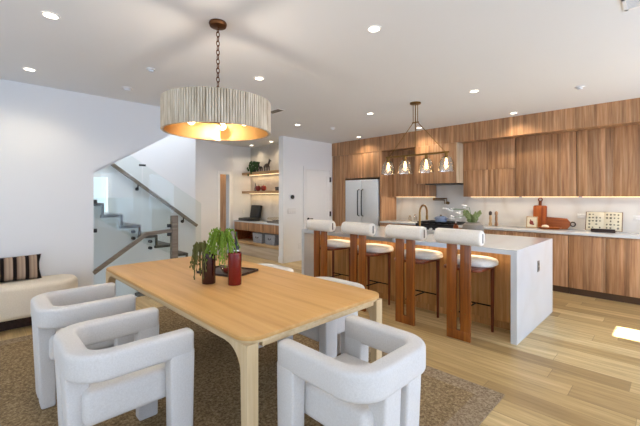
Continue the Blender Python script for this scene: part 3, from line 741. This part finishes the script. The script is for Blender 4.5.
# centrepiece
TT = .7505
ty = thing('serving_tray', 'flat dark square tray under the vases on the dining table', 'tray', (-2.84, 1.63, TT), .35)
b = nb(); box(b, -.22, .22, -.16, .16, 0, .008, .002)
for (x0, x1, y0, y1) in ((-.22, .22, -.16, -.15), (-.22, .22, .15, .16), (-.22, -.21, -.15, .15), (.21, .22, -.15, .15)): box(b, x0, x1, y0, y1, .008, .02)
obj('base', b, M['darkwood'], ty)
v1 = thing('vase', 'dark maroon cylinder vase on the dining table with trailing greens', 'vase', (-2.585, 1.315, TT))
b = nb(); lathe(b, [(.05, 0), (.052, .005), (.052, .235), (.047, .24), (.044, .235), (.044, .03), (0, .03)], n=28); obj('body', b, M['vase_dark'], v1)
v2 = thing('vase', 'bright red cylinder vase on the dining table', 'vase', (-2.405, 1.44, TT))
b = nb(); lathe(b, [(.05, 0), (.052, .005), (.052, .245), (.047, .25), (.044, .245), (.044, .03), (0, .03)], n=28); obj('body', b, M['vase_red'], v2)
def strands(bm, c, n, r0, spread, drop, rise, rad):
    for k in range(n):
        a = random.uniform(0, 2*PI); s = random.uniform(.4, 1)*spread; h = rise*random.uniform(.5, 1); dr = drop*random.uniform(.3, 1)
        d = Vector((math.cos(a), math.sin(a), 0)); p = []
        for q in range(9):
            u = q/8; p.append(Vector(c)+d*(r0*.5+s*u**.8)+Vector((0, 0, h*math.sin(PI*min(1, u*1.2)*.8)-dr*max(0, u-.35)**1.2*1.6)))
        tube(bm, p, rad, 5, rad*.6)
        for q in range(2, 9):
            ball(bm, rad*1.5, tuple(p[q]+Vector((random.uniform(-1, 1), random.uniform(-1, 1), random.uniform(-1, 1)))*rad*1.2), 1, 1, 1.6, 6)
pl = thing('trailing_plant', 'lime green trailing tendrils spilling from the dark vase', 'plant', (-2.585, 1.315, TT+.2))
b = nb(); strands(b, (.075, .075, .08), 60, .03, .13, .22, .17, .0042); obj('green_tendrils', b, M['leaf_lite'], pl)
b = nb(); strands(b, (-.04, -.05, .05), 34, .03, .07, .26, .09, .0042); obj('brown_tendrils', b, M['leaf_brown'], pl)
b = nb(); cyl(b, .012, -.16, .04, n=8); obj('stem', b, M['leaf_brown'], pl)
bo = thing('wine_bottle', 'slim dark bottle with white label standing behind the red vase', 'bottle', (-2.77, 1.675, TT+.021))
b = nb(); lathe(b, [(.022, 0), (.024, .006), (.024, .2), (.02, .23), (.009, .26), (.009, .33), (.011, .335), (.011, .345), (0, .346)], n=22); obj('body', b, M['blackp'], bo)
b = nb(); lathe(b, [(.0246, .1), (.0246, .185)], n=22, cap=False); obj('paper_label', b, M['ceramic_w'], bo)
gl = thing('glass_bowl', 'small glass bowl on the dark tray behind the vases', 'bowl', (-2.79, 1.60, TT+.008))
b = nb(); lathe(b, [(0, 0), (.04, 0), (.075, .06), (.072, .06), (.038, .004), (0, .004)], n=24); obj('bowl', b, M['glass_lamp'], gl)
for k, (dx, dy) in enumerate(((-.02, 0), (.02, .015), (.0, -.025))):
    b = nb(); ball(b, .02, (0, 0, 0)); o = obj('berry', b, M['redfruit']); o.location = (-2.79+dx, 1.60+dy, TT+.034); tag(o, 'red berry in the small glass bowl on the tray', 'fruit', 'berries in the glass bowl')

# ------------------------------------------------------------------ bench and pillow
bn = thing('bench', 'cream upholstered bench against the left wall', 'bench', (-5.03, -.25, 0))
b = nb(); prism(b, round_poly(-.225, .235, -1.12, 1.12, .2, 10), 'z', .15, .50, .05, 5); obj('seat', b, M['bench'], bn, sharp=.9)
b = nb(); prism(b, round_poly(-.17, .0, -1.0, .9, .08, 6), 'z', 0, .15); obj('plinth', b, M['darkwood'], bn)
pw = thing('throw_pillow', 'black and taupe striped lumbar pillow on the cream bench', 'pillow', (-5.1, .22, .50))
b = nb(); nx, nz = 20, 12; fr_, bk_ = [], []
for i in range(nx+1):
    fr_.append([]); bk_.append([])
    for j in range(nz+1):
        u, v = i/nx*2-1, j/nz*2-1; pinch = 1-.07*(1-abs(u)**2)*abs(v)**3; pn2 = 1-.07*(1-v*v)*abs(u)**3
        th_ = .085*max(0, (1-u**4)*(1-v**4))**.6
        y, z = .33*u*pn2, .14+.14*v*pinch
        fr_[-1].append(b.verts.new((th_, y, z))); bk_[-1].append(b.verts.new((-th_*.7, y, z)))
for i in range(nx):
    for j in range(nz):
        b.faces.new((fr_[i][j], fr_[i+1][j], fr_[i+1][j+1], fr_[i][j+1])); b.faces.new((bk_[i][j], bk_[i][j+1], bk_[i+1][j+1], bk_[i+1][j]))
bmesh.ops.remove_doubles(b, verts=b.verts, dist=1e-5); b.transform(Matrix.Rotation(math.radians(-14), 4, 'Y')); obj('cushion', b, M['stripe'], pw, sharp=2)

# ------------------------------------------------------------------ niche desk, shelves and their things
ND0, ND1 = -7.995, -6.085
dk = thing('built_in_desk', 'built in walnut desk with open shelf in the lit niche', 'desk', ((ND0+ND1)/2, 4.76, 0))
h = (ND1-ND0)/2
b = nb(); box(b, -h, h, 0, .505, .80, .83, .002); obj('desktop', b, M['quartz'], dk)
b = nb(); box(b, -h, h, .03, .505, .62, .80); obj('body', b, M['walnut'], dk)
for k in range(3):
    w_ = 2*h/3; b = nb(); box(b, -h+k*w_+.003, -h+(k+1)*w_-.003, .01, .03, .60, .797, .002); obj('drawer', b, M['walnut'], dk)
b = nb(); box(b, -h, -h+.02, .02, .505, .33, .62); box(b, h-.02, h, .02, .505, .33, .62); box(b, -h, h, .485, .505, .33, .62); obj('side_panel', b, M['redwood2'], dk)
b = nb(); box(b, -h, h, -.02, .505, .27, .33, .003); obj('lower_shelf', b, M['oakshelf'], dk)
b = nb(); box(b, -h, h, .0, .505, 0, .27); obj('plinth', b, M['plinth'], dk)
for (z, lb) in ((2.0, 'upper floating oak shelf with light strip in the niche'), (1.52, 'lower floating oak shelf with light strip in the niche')):
    t = thing('wall_shelf', lb, 'shelf', ((ND0+ND1)/2, 5.0, z))
    b = nb(); box(b, -h, h, 0, .265, 0, .06, .002); obj('board', b, M['oakshelf'], t)
    b = nb(); box(b, -h+.05, h-.05, .2, .215, -.008, 0); obj('light_strip', b, M['led'], t)
    lamp('shelf_led', 'AREA', (0, .2, -.012), 5.0, 'ffdca6', (math.radians(-25), 0, 0), t, shape='RECTANGLE', size=1.7, size_y=.02)
SH1, SH2 = 2.06, 1.58
tp = thing('trailing_plant', 'small dark green trailing plant on the left of upper niche shelf', 'plant', (-7.55, 5.08, SH1))
b = nb(); lathe(b, [(.05, 0), (.07, .1), (.06, .1), (0, .09)], n=18); obj('pot', b, M['blackp'], tp)
b = nb()
for k in range(90):
    a = random.uniform(0, 2*PI); r = random.uniform(.02, .13); z = random.uniform(-.02, .2) if random.random() < .6 or math.sin(a) > -.3 else random.uniform(-.14, .1)
    ball(b, .03, (math.cos(a)*r, math.sin(a)*r*(1.0 if z > .07 else 1.15)-(.03 if z < .07 else 0), z+.06), 1, .4, 1.1, 6)
obj('foliage', b, M['leaf_dark'], tp)
def figurine(x, s, label, flip=1):
    t = thing('animal_figurine', label, 'figurine', (x, 5.1, SH1), 0 if flip > 0 else PI)
    b = nb(); ball(b, .07*s, (0, 0, .17*s), 1.5, .7, .85)
    for dx in (-.07, .07):
        for dy in (-.03, .03): tube(b, [(dx*s, dy*s, .15*s), (dx*s*1.15, dy*s, 0.005)], .018*s, 8, .012*s)
    tube(b, [(.08*s, 0, .2*s), (.12*s, 0, .27*s), (.13*s, 0, .31*s)], .032*s, 8, .024*s); tube(b, [(.12*s, 0, .32*s), (.2*s, 0, .28*s)], .026*s, 8, .015*s)
    for dy in (-.012, .012): tube(b, [(.12*s, dy*s, .33*s), (.115*s, dy*s*1.4, .365*s)], .008*s, 6, .003*s)
    obj('body', b, M['figure'], t)
    b = nb(); tube(b, [(-.1*s, 0, .19*s), (-.15*s, 0, .16*s), (-.155*s, 0, .08*s)], .012*s, 6, .005*s); obj('tail', b, M['figure'], t)
figurine(-7.30, .62, 'smaller dark animal figurine, left of the pair on upper shelf', -1); figurine(-7.03, .85, 'taller dark animal figurine, right of the pair on upper shelf')
t = thing('vase', 'small dark vase at right end of upper niche shelf', 'vase', (-6.22, 5.12, SH1)); b = nb(); lathe(b, [(.03, 0), (.05, .06), (.02, .16), (.026, .2), (.02, .2), (0, .15)], n=18); obj('body', b, M['stone'], t)
def apple(x, y, z, label):
    t = thing('red_apple_ornament', label, 'ornament', (x, y, z))
    b = nb(); lathe(b, [(0, .008), (.03, 0), (.07, .04), (.075, .08), (.055, .125), (.02, .135), (0, .122)], n=22); obj('body', b, M['redfruit'], t)
    b = nb(); tube(b, [(0, 0, .122), (.006, 0, .16)], .005, 6); obj('stem', b, M['darkwood'], t)
apple(-7.34, 5.06, SH2, 'red apple ornament, left of the pair on lower shelf'); apple(-7.17, 5.10, SH2, 'red apple ornament, right of the pair on lower shelf')
t = thing('vase', 'thin dark bottle vase at left end of lower niche shelf', 'vase', (-7.55, 5.12, SH2)); b = nb(); lathe(b, [(.025, 0), (.03, .06), (.012, .14), (.014, .2), (.01, .2), (0, .15)], n=16); obj('body', b, M['stone'], t)
t = thing('storage_box', 'flat dark box at right end of lower niche shelf', 'box', (-6.42, 5.11, SH2))
b = nb(); box(b, -.17, .17, -.09, .09, 0, .055, .004); obj('body', b, M['figure'], t); b = nb(); box(b, -.175, .175, -.095, .095, .055, .085, .004); obj('lid', b, M['blackp'], t)
rp = thing('record_player', 'black suitcase record player with open lid on the niche desk', 'record player', (-7.60, 4.98, .83))
b = nb(); box(b, -.26, .26, -.17, .14, 0, .07, .008); obj('case', b, M['blackp'], rp)
b = nb(); box(b, -.2, .2, .0, .09, 0, .33, .02, 3); b.transform(Matrix.Translation((0, .12, .07)) @ Matrix.Rotation(math.radians(-10), 4, 'X')); obj('lid', b, M['blackp'], rp)
b = nb(); cyl(b, .12, .07, .078, (-.05, -.02, 0), 28); obj('platter', b, M['steel_dark'], rp)
tt = thing('turntable', 'low turntable with clear lid on the right of niche desk', 'turntable', (-6.42, 5.0, .83))
b = nb(); box(b, -.24, .24, -.17, .17, 0, .05, .006); obj('base', b, M['stone'], tt)
b = nb(); cyl(b, .13, .05, .06, (-.04, 0, 0), 28); obj('platter', b, M['blackp'], tt)
b = nb(); box(b, -.235, .235, -.165, .165, .075, .125, .01); obj('dust_cover', b, M['glass_lamp'], tt)
for x, lb in ((-7.02, 'grey fabric bin, left of the pair under the desk'), (-6.52, 'grey fabric bin, right of the pair under the desk')):
    t = thing('storage_bin', lb, 'bin', (x, 4.95, .33))
    b = nb(); prism(b, [(-.17, 0), (.17, 0), (.20, .24), (-.20, .24)], 'y', -.14, .14, .012, 3); obj('body', b, M['bin'], t)
    b = nb(); tube(b, [(-.05, -.142, .15), (-.03, -.16, .12), (.03, -.16, .12), (.05, -.142, .15)], .007, 6); obj('handle', b, M['darkwood'], t)
t = outlet((-7.998, 5.05, 1.05), PI/2, 'white outlet on the left side wall of the niche')

# furniture glimpsed beyond the hall doorway
bc = thing('bookcase', 'brown bookcase glimpsed through the hall doorway', 'bookcase', (-9.3, 5.1, 0), -PI/2)
b = nb(); box(b, -.55, .55, .15, .17, 0, 2.1); box(b, -.57, -.55, -.15, .17, 0, 2.1); box(b, .55, .57, -.15, .17, 0, 2.1); obj('carcass', b, M['walnut'], bc)
for z in (.1, .55, 1.0, 1.45, 1.9, 2.08):
    b = nb(); box(b, -.55, .55, -.15, .15, z-.02, z); obj('shelf', b, M['oakshelf'], bc)
bkt = thing('woven_basket', 'pale woven basket on the bookcase beyond the hall doorway', 'basket', (-9.28, 5.05, 1.0))
b = nb(); lathe(b, [(.09, 0), (.12, .1), (.11, .2), (.1, .2), (.1, .02), (0, .02)], n=20); obj('body', b, M['paper'], bkt)
t = thing('jar', 'dark round jar on the bookcase beyond the hall doorway', 'jar', (-9.28, 5.0, 1.45)); b = nb(); lathe(b, [(.05, 0), (.09, .08), (.06, .17), (.05, .17), (0, .1)], n=18); obj('body', b, M['figure'], t)

# ------------------------------------------------------------------ ceiling lights
def make_down(label, loc, power):
    t = thing('ceiling_light', label, 'ceiling light', loc, 0, 'recessed ceiling lights')
    b = nb(); lathe(b, [(.058, -.001), (.058, -.006), (.044, -.006), (.044, -.001)], n=28, cap=False); obj('trim_ring', b, M['trim'], t)
    b = nb(); cyl(b, .044, -.004, -.001, n=28); obj('lens', b, M['lens'], t)
    lamp('downlight', 'SPOT', (0, 0, -.02), power, 'ffeacc', (0, 0, 0), t, spot_size=math.radians(142), spot_blend=.8, shadow_soft_size=.045)
    return t
DL = [(-3.17, .39, 'recessed ceiling light in the upper left corner of the photo'), (-4.66, .40, 'recessed ceiling light closest to the left wall'),
      (-1.65, 2.22, 'recessed ceiling light near the top middle of the photo'), (-3.23, 2.24, 'recessed ceiling light just right of the drum chandelier chain'),
      (-4.82, 4.18, 'recessed ceiling light before the white closet wall'), (-3.37, 4.43, 'recessed ceiling light left of the brass pendant canopy'),
      (-1.75, 4.41, 'recessed ceiling light right of the brass pendant canopy'), (-4.86, 5.98, 'recessed ceiling light over the fridge cabinets'),
      (-3.41, 6.0, 'recessed ceiling light over the range hood'), (-1.77, 6.0, 'recessed ceiling light over the right upper cabinets'),
      (-7.55, 5.0, 'left recessed light inside the niche ceiling'), (-6.72, 5.0, 'right recessed light inside the niche ceiling')]
dl0 = make_down(DL[0][2], (DL[0][0], DL[0][1], HC), 34)
for x, y, lb in DL[1:10]: dup(dl0, (x, y, HC), 0, lb)
dl1 = make_down(DL[10][2], (DL[10][0], DL[10][1], HC), 16); dup(dl1, (DL[11][0], DL[11][1], HC), 0, DL[11][2])
def disc(x, y, r, label, cat, name):
    t = thing(name, label, cat, (x, y, HC)); b = nb(); cyl(b, r, -.012, -.0005, n=24); obj('plate', b, M['hallwall'], t); b = nb(); cyl(b, r*.55, -.03, -.012, n=20); obj('cap', b, M['steel'], t)
disc(-3.78, 1.29, .045, 'small round sprinkler cover left of the drum chandelier', 'sprinkler', 'sprinkler')
disc(-4.64, 1.31, .06, 'round ceiling disc nearest the stair opening', 'detector', 'smoke_detector')
disc(-4.58, 4.86, .05, 'small round ceiling disc before the fridge', 'sprinkler', 'sprinkler')
disc(-.8, 5.15, .05, 'round ceiling detector above the right end of kitchen', 'detector', 'smoke_detector')
def vent(x, y, w, l, label, sm='stone'):
    t = thing('air_vent', label, 'vent', (x, y, HC)); b = nb()
    for (x0, x1, y0, y1) in ((-w, w, -l, -l+.02), (-w, w, l-.02, l), (-w, -w+.02, -l, l), (w-.02, w, -l, l)): box(b, x0, x1, y0, y1, -.008, -.0005)
    obj('frame', b, M['trim'], t)
    for k in range(7):
        y_ = -l+.03+k*(2*l-.06)/6; b = nb(); box(b, -w+.02, w-.02, y_-.004, y_+.004, -.008, -.001); obj('slat', b, M[sm], t)
vent(-4.29, 3.27, .16, .08, 'ceiling air vent right of the drum shade'); vent(-.09, 3.16, .16, .1, 'ceiling air vent at the upper right corner of the photo', 'plate')

# drum chandelier
LX, LY = -2.42, 1.305
cd = thing('drum_chandelier', 'large round whitewashed slat drum chandelier with gold inside over table', 'chandelier', (LX, LY, HC))
b = nb(); lathe(b, [(0, 0), (.062, 0), (.066, -.012), (.06, -.03), (.02, -.036), (0, -.036)], n=28); obj('canopy', b, M['bronze'], cd)
b = nb(); z = -.036; k = 0
while z > -.60:
    pts = [(.012*math.cos(a), 0, z-.02+.021*math.sin(a)) for a in [2*PI*q/10 for q in range(10)]]
    if k % 2: pts = [(0, p[0], p[2]) for p in pts]
    tube(b, pts, .0036, 6, None, True); z -= .034; k += 1
obj('chain', b, M['bronze'], cd)
ZT, ZB, RS = 2.14-HC, 1.915-HC, .388
b = nb(); cyl(b, .03, ZT-.03, ZT+.01, n=16); cyl(b, .01, ZT-.03, z, n=10)
for k in range(4):
    a = PI/2*k+.1; bar(b, (0, 0, ZT-.012), (math.cos(a)*RS*.98, math.sin(a)*RS*.98, ZT-.012), .028, .012)
cyl(b, .008, ZB+.06, ZB+.085, n=10); cyl(b, .008, ZB+.14, ZT-.03, n=10)
obj('spider_frame', b, M['gold'], cd)
b = nb(); nS = 132
for k in range(nS):
    a = 2*PI*k/nS; c_ = Matrix.Rotation(a, 4, 'Z'); bb = nb(); r_ = RS+.0015*(k % 2); w_ = RS*PI/nS*.93
    prism(bb, [(r_-.012, -w_), (r_-.002, -w_), (r_+.006, -w_*.5), (r_+.006, w_*.5), (r_-.002, w_), (r_-.012, w_)], 'z', ZB, ZT); merge(b, bb, c_)
sh = obj('drum_shade', b, M['slat'], cd)
b = nb(); lathe(b, [(RS-.014, ZB+.001), (RS-.014, ZT-.001)], n=72, cap=False); obj('gold_lining', b, M['gold'], sh)
for k in range(4):
    a = PI/2*k+.9; p = Vector((math.cos(a)*.15, math.sin(a)*.15, 0))
    b = nb(); tube(b, [(0, 0, ZB+.08), (p.x, p.y, ZB+.08)], .008, 8); obj('arm', b, M['bronze'], cd)
    b = nb(); ball(b, .03, (p.x*1.3, p.y*1.3, ZB+.085), 1, 1, 1); obj('bulb', b, M['bulb_c'], cd)
lamp('chandelier_glow', 'POINT', (0, 0, ZB+.11), 12, 'fff0de', parent=cd, shadow_soft_size=.014)

# brass pendant over the island
PXx, PY_ = -2.545, 4.38
pd = thing('pendant_light', 'brass bar pendant with four clear glass shades over the island', 'pendant light', (PXx, PY_, HC))
b = nb(); lathe(b, [(0, 0), (.075, 0), (.075, -.018), (.02, -.026), (0, -.026)], n=28); obj('canopy', b, M['brass'], pd)
zb = 2.015-HC
b = nb(); cyl(b, .007, zb, -.02, n=8); obj('center_rod', b, M['brass'], pd)
for s in (-1, 1):
    b = nb(); tube(b, [(s*.035, 0, -.02), (s*.035, 0, -.275), (s*.44, 0, zb)], .0055, 8); obj('rod', b, M['brass'], pd)
b = nb(); bar(b, (-.05, 0, -.275), (.05, 0, -.275), .018, .014); obj('collar', b, M['brass'], pd)
b = nb(); bar(b, (-.49, 0, zb), (.49, 0, zb), .02, .024); obj('bar', b, M['brass'], pd)
for x in (-.45, -.165, .165, .45):
    b = nb(); cyl(b, .024, -.075, -.01, (x, 0, zb), 16); obj('socket', b, M['brass'], pd)
    b = nb(); lathe(b, [(.026, -.05), (.06, -.07), (.092, -.14), (.105, -.25), (.102, -.25), (.089, -.14), (.058, -.073), (.026, -.054)], (x, 0, zb), 28, False); obj('shade', b, M['glass_shade'], pd)
    b = nb(); lathe(b, [(.008, -.075), (.012, -.1), (.02, -.13), (.017, -.148), (0, -.158)], (x, 0, zb), 16); obj('bulb', b, M['bulb'], pd)
    lamp('pendant_glow', 'POINT', (x, 0, zb-.2), 1.2, 'ffd9a6', parent=pd, shadow_soft_size=.03)
